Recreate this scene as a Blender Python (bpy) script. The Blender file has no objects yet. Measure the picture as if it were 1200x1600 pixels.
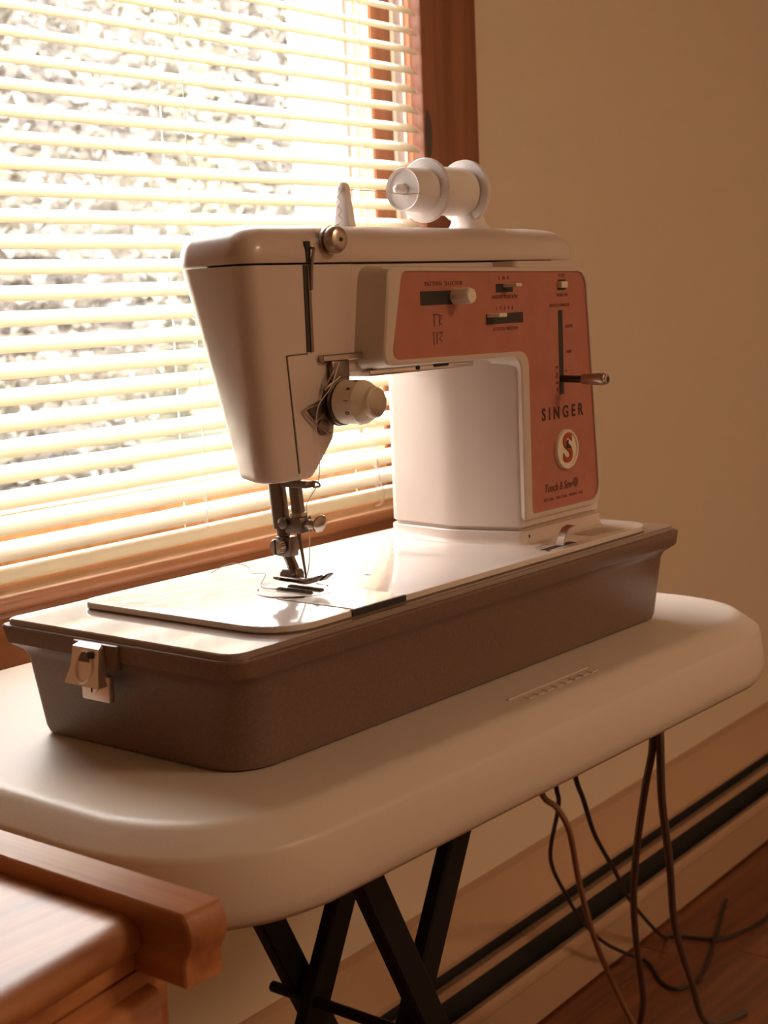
import bpy, bmesh, math, random
from mathutils import Vector, Matrix
random.seed(7)
R_ = math.radians
FLOOR = -0.725                      # local z of the floor; local z = 0 is the table top
T = Vector((0, 0, -FLOOR))          # local -> world

# ------------------------------------------------------------------ camera
scene = bpy.context.scene
COL = scene.collection
F_PX = 2340.0
def _ray(x, y): return Vector((x - 600.0, y - 800.0, F_PX))
_X = _ray(2520, 385).normalized()
_Y = _ray(-2300, 578); _Y = (_Y - _X * _X.dot(_Y)).normalized()
_Z = -_X.cross(_Y)
if _Z.y > 0: _Z = -_Z
_O = _ray(378, 1219); _O = _O / _O.z * 0.93
CAM = Vector((-_X.dot(_O), -_Y.dot(_O), -_Z.dot(_O)))
right = Vector((_X.x, _Y.x, _Z.x)); up = -Vector((_X.y, _Y.y, _Z.y)); back = -Vector((_X.z, _Y.z, _Z.z))
cam_d = bpy.data.cameras.new('camera'); cam = bpy.data.objects.new('camera', cam_d); COL.objects.link(cam)
M = Matrix((right, up, back)).transposed().to_4x4(); M.translation = CAM + T
cam.matrix_world = M
cam_d.sensor_fit = 'VERTICAL'; cam_d.sensor_height = 36.0; cam_d.lens = 36.0 * F_PX / 1600.0
cam_d.clip_start = 0.02; cam_d.clip_end = 200
cam_d.dof.use_dof = True; cam_d.dof.focus_distance = 1.12; cam_d.dof.aperture_fstop = 14
scene.camera = cam

# ------------------------------------------------------------------ light
WA = R_(2.5)                         # the window wall runs at a slight angle to the machine
U = Vector((math.cos(WA), math.sin(WA), 0)); N = Vector((-math.sin(WA), math.cos(WA), 0))
def W(u, off, z): return U * u + N * off + Vector((0, 0, z))

world = bpy.data.worlds.new('world'); scene.world = world; world.use_nodes = True
bg = world.node_tree.nodes['Background']
bg.inputs[0].default_value = (1.0, 0.97, 0.955, 1); bg.inputs[1].default_value = 13.0

sun_d = bpy.data.lights.new('sun', 'SUN'); sun = bpy.data.objects.new('sun', sun_d); COL.objects.link(sun)
sun_d.energy = 32.0; sun_d.angle = R_(3); sun_d.color = (1, 0.97, 0.92)
_sd = (-N * math.cos(R_(67)) + U * 0.10 + Vector((0, 0, -math.sin(R_(67)))))   # direction the light travels
sun.rotation_euler = _sd.to_track_quat('-Z', 'Y').to_euler()

lamp_d = bpy.data.lights.new('warm_fill', 'AREA'); lamp = bpy.data.objects.new('warm_fill', lamp_d); COL.objects.link(lamp)  # unseen warm fill light, added behind the camera to lift room-facing surfaces
lamp_d.shape = 'DISK'; lamp_d.size = 0.7; lamp_d.energy = 27.0; lamp_d.color = (1, 0.67, 0.42)
lamp.location = Vector((1.0, -2.3, 1.62)) + T

portal_d = bpy.data.lights.new('window_portal', 'AREA'); portal = bpy.data.objects.new('window_portal', portal_d); COL.objects.link(portal)
portal_d.shape = 'RECTANGLE'; portal_d.size = 0.86; portal_d.size_y = 0.96; portal_d.cycles.is_portal = True
portal.location = W(0.47, 0.62, 0.52) + T
portal.rotation_euler = (-N).to_track_quat('-Z', 'Z').to_euler()

scene.view_settings.view_transform = 'Standard'; scene.view_settings.look = 'None'
scene.view_settings.gamma = 1.0; scene.view_settings.use_curve_mapping = False
scene.view_settings.exposure = 0.0
scene.cycles.max_bounces = 6; scene.cycles.caustics_reflective = False; scene.cycles.caustics_refractive = False; scene.cycles.diffuse_bounces = 4; scene.cycles.glossy_bounces = 3; scene.cycles.transmission_bounces = 4

# ------------------------------------------------------------------ materials
MATS = {}
def mat(name, col, rough=0.5, metal=0.0, spec=0.5, coat=0.0, coat_rough=0.05, bump=None, vary=None, emit=None):
    m = bpy.data.materials.new(name); m.use_nodes = True; nt = m.node_tree; p = nt.nodes['Principled BSDF']
    p.inputs['Base Color'].default_value = (*col, 1); p.inputs['Roughness'].default_value = rough
    p.inputs['Metallic'].default_value = metal; p.inputs['Specular IOR Level'].default_value = spec
    p.inputs['Coat Weight'].default_value = coat; p.inputs['Coat Roughness'].default_value = coat_rough
    tc = nt.nodes.new('ShaderNodeTexCoord')
    if vary:                                             # (scale, second colour, amount, detail)
        sc, c2, lo, hi = vary
        n = nt.nodes.new('ShaderNodeTexNoise'); n.inputs['Scale'].default_value = sc; n.inputs['Detail'].default_value = 4
        r = nt.nodes.new('ShaderNodeMapRange'); r.inputs[1].default_value = lo; r.inputs[2].default_value = hi
        mx = nt.nodes.new('ShaderNodeMix'); mx.data_type = 'RGBA'
        mx.inputs[6].default_value = (*col, 1); mx.inputs[7].default_value = (*c2, 1)
        nt.links.new(tc.outputs['Object'], n.inputs['Vector']); nt.links.new(n.outputs[0], r.inputs[0])
        nt.links.new(r.outputs[0], mx.inputs[0]); nt.links.new(mx.outputs[2], p.inputs['Base Color'])
    if bump:
        sc, st, dist = bump
        n = nt.nodes.new('ShaderNodeTexNoise'); n.inputs['Scale'].default_value = sc; n.inputs['Detail'].default_value = 3
        b = nt.nodes.new('ShaderNodeBump'); b.inputs['Strength'].default_value = st; b.inputs['Distance'].default_value = dist
        nt.links.new(tc.outputs['Object'], n.inputs['Vector']); nt.links.new(n.outputs[0], b.inputs['Height'])
        nt.links.new(b.outputs[0], p.inputs['Normal'])
    MATS[name] = m; return m
def wood(name, c1, c2, axis, rough=0.35, scale=1.0, coat=0.3):
    m = mat(name, c1, rough, coat=coat, coat_rough=0.15); nt = m.node_tree; p = nt.nodes['Principled BSDF']
    tc = nt.nodes.new('ShaderNodeTexCoord'); mp = nt.nodes.new('ShaderNodeMapping')
    s = [42 * scale] * 3; s[axis] = 2.2 * scale; mp.inputs['Scale'].default_value = s
    n = nt.nodes.new('ShaderNodeTexNoise'); n.inputs['Scale'].default_value = 1.0; n.inputs['Detail'].default_value = 6; n.inputs['Distortion'].default_value = 0.6
    cr = nt.nodes.new('ShaderNodeValToRGB'); cr.color_ramp.elements[0].color = (*c2, 1); cr.color_ramp.elements[0].position = 0.32
    cr.color_ramp.elements[1].color = (*c1, 1); cr.color_ramp.elements[1].position = 0.62
    nt.links.new(tc.outputs['Object'], mp.inputs[0]); nt.links.new(mp.outputs[0], n.inputs['Vector'])
    nt.links.new(n.outputs[0], cr.inputs[0]); nt.links.new(cr.outputs[0], p.inputs['Base Color'])
    b = nt.nodes.new('ShaderNodeBump'); b.inputs['Strength'].default_value = 0.12; b.inputs['Distance'].default_value = 0.001
    nt.links.new(n.outputs[0], b.inputs['Height']); nt.links.new(b.outputs[0], p.inputs['Normal'])
    return m
mat('paint', (0.68, 0.56, 0.49), 0.30, spec=0.5, coat=0.25, coat_rough=0.12)
mat('paint_edge', (0.68, 0.57, 0.48), 0.3, coat=0.2)
mat('bed', (0.78, 0.70, 0.64), 0.14, spec=0.5, coat=0.45, coat_rough=0.03)
mat('panel', (0.52, 0.19, 0.135), 0.42, spec=0.4, vary=(60, (0.47, 0.165, 0.115), 0.4, 0.7))
mat('dark', (0.03, 0.024, 0.02), 0.55)
mat('print', (0.17, 0.065, 0.05), 0.6)
mat('ink', (0.055, 0.02, 0.016), 0.6)
mat('black', (0.012, 0.011, 0.011), 0.5, spec=0.25)
mat('steel', (0.50, 0.43, 0.38), 0.28, metal=1.0)
mat('steel_dark', (0.22, 0.175, 0.15), 0.35, metal=1.0)
mat('chrome', (0.75, 0.70, 0.66), 0.12, metal=1.0)
mat('ivory', (0.86, 0.77, 0.62), 0.35)
mat('plastic_white', (0.82, 0.77, 0.74), 0.35)
mat('thread', (0.85, 0.79, 0.75), 0.8)
mat('thread_dark', (0.45, 0.36, 0.30), 0.8)
mat('red', (0.45, 0.06, 0.03), 0.5)
mat('case', (0.185, 0.117, 0.088), 0.34, spec=0.45, bump=(900, 0.18, 0.0006), vary=(500, (0.22, 0.135, 0.098), 0.45, 0.6))
mat('case_top', (0.29, 0.21, 0.17), 0.18, spec=0.7, coat=1.0, coat_rough=0.06, bump=(700, 0.03, 0.0003))
mat('table', (0.75, 0.655, 0.57), 0.38, spec=0.4, bump=(420, 0.16, 0.0006))
mat('wall', (0.83, 0.71, 0.55), 0.9, spec=0.2, bump=(160, 0.06, 0.001))
mat('ceiling', (0.80, 0.72, 0.62), 0.9, spec=0.2)
mat('heater', (0.55, 0.36, 0.23), 0.5, spec=0.35)
mat('heater_dark', (0.02, 0.017, 0.015), 0.7)
mat('vinyl', (0.82, 0.78, 0.70), 0.5)
mat('vinyl_grey', (0.40, 0.33, 0.33), 0.5)
mat('cord_black', (0.02, 0.015, 0.012), 0.5)
mat('cord_tan', (0.30, 0.16, 0.085), 0.5)
mat('cord_brown', (0.12, 0.08, 0.06), 0.45)
mat('house', (0.85, 0.84, 0.82), 0.8)
mat('lawn', (0.16, 0.17, 0.10), 0.95, vary=(3, (0.12, 0.13, 0.08), 0.3, 0.7))
mat('latch', (0.86, 0.75, 0.69), 0.34, metal=1.0)
mat('bark', (0.13, 0.10, 0.08), 0.9)
mat('leaf', (0.25, 0.222, 0.21), 0.6)
mat('leaf2', (0.28, 0.258, 0.22), 0.6)
mat('wall_label', (0.55, 0.44, 0.36), 0.4)
wood('trim_u', (0.36, 0.125, 0.055), (0.22, 0.07, 0.03), 0)
wood('trim_z', (0.36, 0.135, 0.065), (0.24, 0.08, 0.036), 2, rough=0.5, coat=0.0)
wood('sill', (0.56, 0.25, 0.125), (0.42, 0.165, 0.075), 0, rough=0.25, coat=0.5)
wood('sash', (0.52, 0.27, 0.11), (0.36, 0.17, 0.07), 2)
wood('jamb', (0.62, 0.25, 0.10), (0.45, 0.16, 0.06), 2)
wood('oak_x', (0.58, 0.25, 0.10), (0.27, 0.09, 0.03), 0, rough=0.40, coat=0.16)
wood('oak_y', (0.58, 0.25, 0.10), (0.30, 0.10, 0.035), 1, rough=0.36, coat=0.25)
wood('floor_wood', (0.24, 0.08, 0.03), (0.12, 0.038, 0.015), 0, rough=0.4)
def blind_mat():
    m = bpy.data.materials.new('blind'); m.use_nodes = True; nt = m.node_tree; nt.nodes.clear()
    o = nt.nodes.new('ShaderNodeOutputMaterial'); mx = nt.nodes.new('ShaderNodeMixShader'); mx.inputs[0].default_value = 0.28
    d = nt.nodes.new('ShaderNodeBsdfPrincipled'); d.inputs['Base Color'].default_value = (0.86, 0.82, 0.74, 1); d.inputs['Roughness'].default_value = 0.4
    t = nt.nodes.new('ShaderNodeBsdfTranslucent'); t.inputs[0].default_value = (0.92, 0.84, 0.62, 1)
    nt.links.new(d.outputs[0], mx.inputs[1]); nt.links.new(t.outputs[0], mx.inputs[2]); nt.links.new(mx.outputs[0], o.inputs[0]); MATS['blind'] = m
def glass_mat():
    m = bpy.data.materials.new('glass'); m.use_nodes = True; nt = m.node_tree; nt.nodes.clear()
    o = nt.nodes.new('ShaderNodeOutputMaterial'); mx = nt.nodes.new('ShaderNodeMixShader'); mx.inputs[0].default_value = 0.05
    t = nt.nodes.new('ShaderNodeBsdfTransparent'); g = nt.nodes.new('ShaderNodeBsdfGlossy'); g.inputs['Roughness'].default_value = 0.02
    nt.links.new(t.outputs[0], mx.inputs[1]); nt.links.new(g.outputs[0], mx.inputs[2]); nt.links.new(mx.outputs[0], o.inputs[0]); MATS['glass'] = m
blind_mat(); glass_mat()

# ------------------------------------------------------------------ helpers
def tag(o, label, cat=None, group=None, kind=None):
    if label: o['label'] = label
    if cat: o['category'] = cat
    if group: o['group'] = group
    if kind: o['kind'] = kind
    return o
def thing(name, label, cat, loc, group=None, kind=None):
    e = bpy.data.objects.new(name, None); COL.objects.link(e); e.location = Vector(loc) + T; e.empty_display_size = 0.02
    return tag(e, label, cat, group, kind)
def worldloc(o):
    v = Vector((0, 0, 0))
    while o: v += o.location; o = o.parent
    return v
class B:
    def __init__(s): s.bm = bmesh.new()
    def face(s, pts):
        vs = [s.bm.verts.new(p) for p in pts]; s.bm.faces.new(vs); return s
    def loft(s, rings, cap0=True, cap1=True, closed=True):
        rs = [[s.bm.verts.new(p) for p in r] for r in rings]; n = len(rs[0])
        for a, b in zip(rs, rs[1:]):
            for i in range(n if closed else n - 1):
                j = (i + 1) % n; s.bm.faces.new((a[i], a[j], b[j], b[i]))
        if cap0: s.bm.faces.new(rs[0][::-1])
        if cap1: s.bm.faces.new(rs[-1])
        return s
    def box(s, x0, x1, y0, y1, z0, z1, bev=0.0, seg=2):
        r = bmesh.ops.create_cube(s.bm, size=1.0); vs = r['verts']
        for v in vs: v.co = Vector((x0 + (v.co.x + .5) * (x1 - x0), y0 + (v.co.y + .5) * (y1 - y0), z0 + (v.co.z + .5) * (z1 - z0)))
        if bev > 0:
            es = list({e for v in vs for e in v.link_edges})
            bmesh.ops.bevel(s.bm, geom=es, offset=bev, segments=seg, profile=0.5, affect='EDGES')
        return s
    def prism(s, pts, axis, a, b, bev=0.0):
        # pts: 2-D outline in the two other axes (ordered), extruded along axis from a to b
        def P(p, t):
            if axis == 0: return (t, p[0], p[1])
            if axis == 1: return (p[0], t, p[1])
            return (p[0], p[1], t)
        if bev > 0:
            ins = inset(pts, bev)
            sg = 1 if b > a else -1
            s.loft([[P(p, a) for p in ins], [P(p, a + sg * bev) for p in pts], [P(p, b - sg * bev) for p in pts], [P(p, b) for p in ins]])
        else: s.loft([[P(p, a) for p in pts], [P(p, b) for p in pts]])
        return s
    def tube(s, pts, r, n=8, caps=True, sm=0):
        pts = [Vector(p) for p in pts]
        if sm: pts = smooth_pts(pts, sm)
        rad = r if isinstance(r, (list, tuple)) else [r] * len(pts)
        if len(rad) != len(pts):
            rad = [rad[0] + (rad[-1] - rad[0]) * i / (len(pts) - 1) for i in range(len(pts))]
        rings = []; ref = None
        for i, p in enumerate(pts):
            d = (pts[min(i + 1, len(pts) - 1)] - pts[max(i - 1, 0)]).normalized()
            if ref is None:
                ref = Vector((0, 0, 1)) if abs(d.z) < 0.9 else Vector((1, 0, 0))
            a = (ref - d * ref.dot(d)).normalized(); ref = a; b = d.cross(a)
            rings.append([p + (a * math.cos(2 * math.pi * k / n) + b * math.sin(2 * math.pi * k / n)) * rad[i] for k in range(n)])
        s.loft(rings, caps, caps); return s
    def lathe(s, c, d, prof, n=32, cap0=True, cap1=True):
        # prof: list of (t along d, radius)
        c = Vector(c); d = Vector(d).normalized(); ref = Vector((0, 0, 1)) if abs(d.z) < 0.9 else Vector((1, 0, 0))
        a = (ref - d * ref.dot(d)).normalized(); b = d.cross(a)
        s.loft([[c + d * t + (a * math.cos(2 * math.pi * k / n) + b * math.sin(2 * math.pi * k / n)) * max(r, 1e-5) for k in range(n)] for t, r in prof], cap0, cap1)
        return s
    def done(s, name, material, parent=None, label=None, cat=None, group=None, kind=None, sharp=32, xf=None, org=None):
        bm = s.bm
        if xf:
            for v in bm.verts: v.co = xf(*v.co)
        bmesh.ops.recalc_face_normals(bm, faces=bm.faces[:])
        if org is None:
            xs = [v.co for v in bm.verts]; lo = [min(v[i] for v in xs) for i in range(3)]; hi = [max(v[i] for v in xs) for i in range(3)]
            org = Vector(((lo[0] + hi[0]) / 2, (lo[1] + hi[1]) / 2, lo[2]))
        for v in bm.verts: v.co -= org
        me = bpy.data.meshes.new(name); bm.to_mesh(me); bm.free()
        me.materials.append(MATS[material])
        me.shade_smooth(); me.set_sharp_from_angle(angle=R_(sharp))
        o = bpy.data.objects.new(name, me); COL.objects.link(o)
        if parent: o.parent = parent; o.location = org + T - worldloc(parent)
        else: o.location = org + T
        return tag(o, label, cat, group, kind)
def smooth_pts(pts, k):
    out = []
    n = len(pts)
    for i in range(n - 1):
        p0, p1, p2, p3 = pts[max(i - 1, 0)], pts[i], pts[i + 1], pts[min(i + 2, n - 1)]
        for j in range(k):
            t = j / k
            out.append(0.5 * ((2 * p1) + (p2 - p0) * t + (2 * p0 - 5 * p1 + 4 * p2 - p3) * t * t + (3 * p1 - p0 - 3 * p2 + p3) * t ** 3))
    out.append(pts[-1]); return out
def rpoly(pts, rad, seg=6):
    n = len(pts); out = []
    rad = rad if isinstance(rad, (list, tuple)) else [rad] * n
    for i in range(n):
        p0, p, p1 = Vector(pts[i - 1]), Vector(pts[i]), Vector(pts[(i + 1) % n]); r = rad[i]
        d0, d1 = (p0 - p).normalized(), (p1 - p).normalized()
        ang = d0.angle(d1); t = min(r / math.tan(ang / 2), (p0 - p).length * .49, (p1 - p).length * .49)
        a, b = p + d0 * t, p + d1 * t
        for k in range(seg + 1):
            w = k / seg; q = a * (1 - w) ** 2 + p * 2 * w * (1 - w) + b * w * w      # quadratic corner
            c = a.lerp(b, w); out.append(tuple(q * 0.83 + c * 0.17))
    return out
def inset(pts, d):
    n = len(pts); area = sum(pts[i][0] * pts[(i + 1) % n][1] - pts[(i + 1) % n][0] * pts[i][1] for i in range(n)); sg = 1 if area > 0 else -1
    out = []
    for i in range(n):
        p0, p, p1 = Vector(pts[i - 1]), Vector(pts[i]), Vector(pts[(i + 1) % n])
        e0, e1 = (p - p0), (p1 - p)
        if e0.length < 1e-9: e0 = e1
        if e1.length < 1e-9: e1 = e0
        n0, n1 = Vector((-e0.y, e0.x)).normalized() * sg, Vector((-e1.y, e1.x)).normalized() * sg
        m = (n0 + n1)
        m = m.normalized() if m.length > 1e-6 else n0
        out.append(tuple(p + m * d / max(0.5, m.dot(n0))))
    return out
def rrect(x0, x1, y0, y1, r, seg=6): return rpoly([(x0, y0), (x1, y0), (x1, y1), (x0, y1)], r, seg)
def ring(p2, z): return [(p[0], p[1], z) for p in p2]
def wbox(name, m, u0, u1, o0, o1, z0, z1, parent=None, bev=0.0, **k):
    return B().box(u0, u1, o0, o1, z0, z1, bev).done(name, m, parent, xf=W, **k)
def text(s, size, x, y, z, material, parent, name='lettering', depth=0.0002, align='CENTER', spacing=1.0, shear=0.0, bold=0.0, xscale=1.0, frame=None):
    cu = bpy.data.curves.new('t', 'FONT'); cu.body = s; cu.size = size; cu.extrude = depth; cu.align_x = align; cu.align_y = 'CENTER'
    cu.space_character = spacing; cu.shear = shear; cu.offset = bold
    ob = bpy.data.objects.new('t', cu); COL.objects.link(ob); bpy.context.view_layer.update()
    me = bpy.data.meshes.new_from_object(ob); bpy.data.objects.remove(ob); bpy.data.curves.remove(cu)
    for v in me.vertices:
        if frame: v.co = frame(v.co.x * xscale, v.co.y, v.co.z)
        else: v.co = Vector((x + v.co.x * xscale, y - v.co.z, z + v.co.y))
    me.materials.clear(); me.materials.append(MATS[material]); me.name = name
    o = bpy.data.objects.new(name, me); COL.objects.link(o); o.parent = parent
    o.location = T - worldloc(parent)
    return o

# ================================================================== the room
RX0, RX1, RY0, CEIL = -2.3, 2.7, -3.0, 1.68
b = B()
for (u0, u1, z0, z1) in ((-2.5, 0.035, FLOOR, CEIL), (0.905, 2.95, FLOOR, CEIL), (0.035, 0.905, FLOOR, 0.018), (0.035, 0.905, 1.03, CEIL)):
    b.box(u0, u1, 0.48, 0.60, z0, z1)
b.done('wall_back', 'wall', kind='structure', xf=W)
B().box(RX0 - .1, RX0, RY0 - .1, 0.36, FLOOR, CEIL).done('wall_left', 'wall', kind='structure')
B().box(RX1, RX1 + .1, RY0 - .1, 0.70, FLOOR, CEIL).done('wall_right', 'wall', kind='structure')
B().box(RX0, RX1, RY0 - .1, RY0, FLOOR, CEIL).done('wall_front', 'wall', kind='structure')
B().box(RX0 - .1, RX1 + .1, RY0 - .1, 0.72, CEIL, CEIL + .08).done('ceiling', 'ceiling', kind='structure')
floor = B().box(RX0 - .1, RX1 + .1, RY0 - .1, 0.72, FLOOR - .06, FLOOR - .012).done('floor', 'floor_wood', kind='structure')
proto = None; row = 0; y = 0.55
while y > RY0:
    x = RX0 - random.random() * 0.9
    while x < RX1:
        L = 1.25; x0, x1 = x, x + L
        if proto is None:
            proto = B().box(-L / 2 + .0008, L / 2 - .0008, -0.0415, 0.0415, -0.012, 0, .0008, 1).done('plank', 'floor_wood', floor, org=Vector((0, 0, 0)))
            o = proto
        else:
            o = proto.copy(); COL.objects.link(o); o.parent = floor
        o.location = Vector(((x0 + x1) / 2, y, FLOOR)) + T - worldloc(floor)
        x += L
    y -= 0.0832; row += 1

# ------------------------------------------------------------------ window
win = thing('window_1', None, None, W(0.47, 0.52, 0.02), kind='structure')
wbox('jamb', 'jamb', 0.889, 0.905, 0.462, 0.575, 0.020, 1.03, win)
wbox('jamb', 'jamb', 0.035, 0.051, 0.462, 0.575, 0.020, 1.03, win)
wbox('head_jamb', 'jamb', 0.051, 0.889, 0.462, 0.575, 1.012, 1.03, win)
wbox('jamb_liner', 'vinyl', 0.8868, 0.8890, 0.4865, 0.4905, 0.043, 1.012, win)
wbox('jamb_liner', 'vinyl_grey', 0.8875, 0.8890, 0.4905, 0.5010, 0.043, 1.012, win)
wbox('jamb_liner', 'vinyl', 0.8868, 0.8890, 0.5010, 0.5065, 0.043, 1.012, win)
sash = thing('sash', None, None, W(0.47, 0.52, 0.02)); sash.parent = win; sash.location = sash.location - win.location
wbox('stile', 'trim_z', 0.848, 0.8865, 0.5070, 0.5090, 0.043, 1.012, win)
wbox('stile', 'sash', 0.846, 0.8865, 0.5090, 0.5320, 0.043, 1.012, sash)
wbox('stile', 'sash', 0.053, 0.093, 0.5070, 0.5320, 0.043, 1.012, sash)
wbox('bottom_rail', 'sash', 0.093, 0.846, 0.5070, 0.5320, 0.043, 0.105, sash)
wbox('top_rail', 'sash', 0.093, 0.846, 0.5070, 0.5320, 0.960, 1.012, sash)
wbox('weatherstrip', 'vinyl', 0.8445, 0.8865, 0.5320, 0.5420, 0.043, 1.012, sash)
wbox('glazing_edge', 'vinyl_grey', 0.838, 0.846, 0.5420, 0.5500, 0.043, 1.012, sash)
wbox('pane', 'glass', 0.090, 0.842, 0.5445, 0.5475, 0.10, 0.965, sash)
# stool (the wooden sill) with a rounded nosing and an apron below
prof = [(0.575, 0.043), (0.447, 0.043), (0.4425, 0.0415), (0.4405, 0.038), (0.4405, 0.031), (0.443, 0.0275), (0.450, 0.026), (0.575, 0.026)]
B().prism([(p[0], p[1]) for p in prof], 0, -0.085, 1.02).done('window_sill', 'sill', win, xf=W, sharp=50)
prof = [(0.480, 0.026), (0.459, 0.026), (0.457, 0.020), (0.462, 0.013), (0.462, -0.060), (0.466, -0.066), (0.480, -0.066)]
B().prism(prof, 0, -0.075, 1.01).done('trim_1', 'sill', xf=W, kind='structure', sharp=50)
wbox('trim_2', 'trim_z', 0.888, 1.013, 0.4615, 0.480, 0.0432, 1.16, bev=0.0025, kind='structure')
_tr = [o for o in COL.objects if o.name == 'trim_2'][0]
_kn = [(0.892 + .0040 + .010 * math.cos(t) * (1 if math.cos(t) > 0 else .5), 0.488 + .030 * math.sin(t)) for t in [2 * math.pi * k / 20 for k in range(20)]]
B().prism(_kn, 1, 0.4613, 0.4620).done('knot', 'bark', _tr, xf=W)
wbox('trim_3', 'trim_z', -0.073, 0.052, 0.4615, 0.480, 0.0432, 1.16, bev=0.0025, kind='structure')
wbox('trim_4', 'trim_u', 0.052, 0.888, 0.4615, 0.480, 1.03, 1.16, bev=0.0025, kind='structure')

# ------------------------------------------------------------------ blind
blind = thing('window_blind', 'cream horizontal slat blind hanging half open in the wooden window', 'blind', W(0.47, 0.475, 0.049))
BO = 0.4755; US0, US1 = 0.058, 0.884; TILT = R_(33); SW = 0.0128; PITCH = 0.0233; Z0 = 0.0765
pts = []
for i in range(9):
    t = -1 + 2 * i / 8; cr = 0.0022 * (1 - t * t)
    # local slat frame: s runs outward (away from the room) and up, w is the crown direction
    pts.append((BO + t * SW * math.cos(TILT) - cr * math.sin(TILT), t * SW * math.sin(TILT) + cr * math.cos(TILT)))
low = [(p[0] + .00025, p[1] - .0004) for p in pts]
outline = pts + low[::-1]
slat0 = None; nsl = 39
for i in range(nsl):
    z = Z0 + i * PITCH
    if slat0 is None:
        slat0 = B().prism(outline, 0, US0, US1).done('slat', 'blind', blind, xf=lambda u, o, zz: W(u, o, zz + Z0), sharp=60); base = slat0.location.copy(); o = slat0
    else:
        o = slat0.copy(); COL.objects.link(o); o.parent = blind; o.location = base + Vector((0, 0, i * PITCH))
    # small unevenness of real slats
    o.rotation_euler = (random.uniform(-.012, .012), random.uniform(-.0012, .0012), 0)
B().prism(rrect(BO - .0125, BO + .0125, 0.0490, 0.0610, .003, 3), 0, US0, US1).done('bottom_rail', 'blind', blind, xf=W)
wbox('head_rail', 'blind', US0, US1, BO - .013, BO + .013, 0.982, 1.008, blind, bev=.001)
for us in (0.150, 0.468, 0.765):
    for off in (-.0135, .0135):
        B().tube([(us + (0 if off < 0 else -.006), BO + off, z) for z in (0.060, 0.5, 0.985)], 0.0006, 5).done('ladder_cord', 'thread', blind, xf=W)
    bb = B()
    for i in range(nsl):
        z = Z0 + i * PITCH
        bb.tube([(us, BO - .0135, z - .0095), (us - .006, BO + .0135, z + .0055)], 0.0007, 4)
    o = bb.done('ladder_rung', 'thread', blind, xf=W); o['kind'] = 'stuff'
B().tube([W(0.766, BO - .0135, 0.10), W(0.768, BO - .015, 0.075), W(0.771, BO - .019, 0.058), W(0.766, BO - .016, 0.046), W(0.758, BO - .014, 0.045)], 0.0010, 6, sm=4).done('lift_cord', 'thread', blind)

# ------------------------------------------------------------------ outside
GZ = FLOOR - 0.5
B().box(-14, 40, 0.9, 60, GZ - .2, GZ).done('ground', 'lawn', kind='structure')
hs = Vector((3.815, 3.384, 0))
house = thing('house', 'white clapboard house wall outside beyond the window', 'house', (hs.x + 3, hs.y, GZ))
hd = Vector((math.cos(R_(-50)), math.sin(R_(-50)), 0)); hn = Vector((-hd.y, hd.x, 0))
def HX(a, d, z): return Vector((hs.x, hs.y, GZ)) + hd * a + hn * d + Vector((0, 0, z))
B().box(0.02, 2.5, 0.03, 1.8, 0, 4.6).done('wall', 'house', house, xf=HX)
for i in range(23):
    o = B().prism([(0.0, i * .2), (0.03, i * .2 + .2), (0.04, i * .2 + .2), (0.04, i * .2)], 0, 0, 2.52).done('clapboard', 'house', house, xf=HX)
B().prism([(-.1, 4.65), (.9, 5.3), (1.9, 4.65), (1.9, 4.6), (-.1, 4.6)], 0, -.05, 2.6).done('roof', 'bark', house, xf=HX)
def tree(x, y, dist, h, rad, label, lm, n=700, seed=0):
    rnd = random.Random(seed); p = Vector((x, y, GZ))
    t = thing('tree', label, 'tree', p, 'trees outside the window')
    B().tube([p + Vector((0, 0, -.1)), p + Vector((.05, .03, h * .4)), p + Vector((-.04, .02, h * .85))], [0.13, 0.09, 0.04], 8).done('trunk', 'bark', t)
    bb = B()
    for i in range(n):
        a = rnd.random() * 6.283; zz = rnd.random(); rr = rad * math.sqrt(rnd.random()) * (0.55 + 0.6 * math.sin(math.pi * min(1, zz * .9 + .1)))
        c = p + Vector((math.cos(a) * rr, math.sin(a) * rr, h * (0.10 + 0.9 * zz)))
        s = rnd.uniform(.0035, .008) * dist
        d1 = Vector((rnd.uniform(-1, 1), rnd.uniform(-1, 1), rnd.uniform(-.6, .6))).normalized(); d2 = d1.cross(Vector((rnd.uniform(-1, 1), rnd.uniform(-1, 1), rnd.uniform(-1, 1)))).normalized()
        bb.face([c - d1 * s, c + d2 * s * .5, c + d1 * s, c - d2 * s * .5])
    o = bb.done('foliage', lm, t); o['kind'] = 'stuff'
tree(4.81, 6.52, 9, 4.4, 0.85, 'leafy tree at the far left of the window view', 'leaf', 15000, 1)
tree(7.73, 9.31, 13, 5.4, 1.15, 'second leafy tree from the left seen through the blind', 'leaf2', 15000, 2)
tree(11.28, 12.18, 17.5, 6.6, 1.4, 'leafy tree behind the left ladder cord of the blind', 'leaf', 15000, 3)
tree(15.31, 15.24, 22.5, 8.0, 1.6, 'leafy tree standing just above the sewing machine head', 'leaf2', 15000, 4)
tree(19.90, 18.40, 28, 9.4, 1.9, 'tall distant leafy tree beside the white house wall', 'leaf', 15000, 5)

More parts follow.
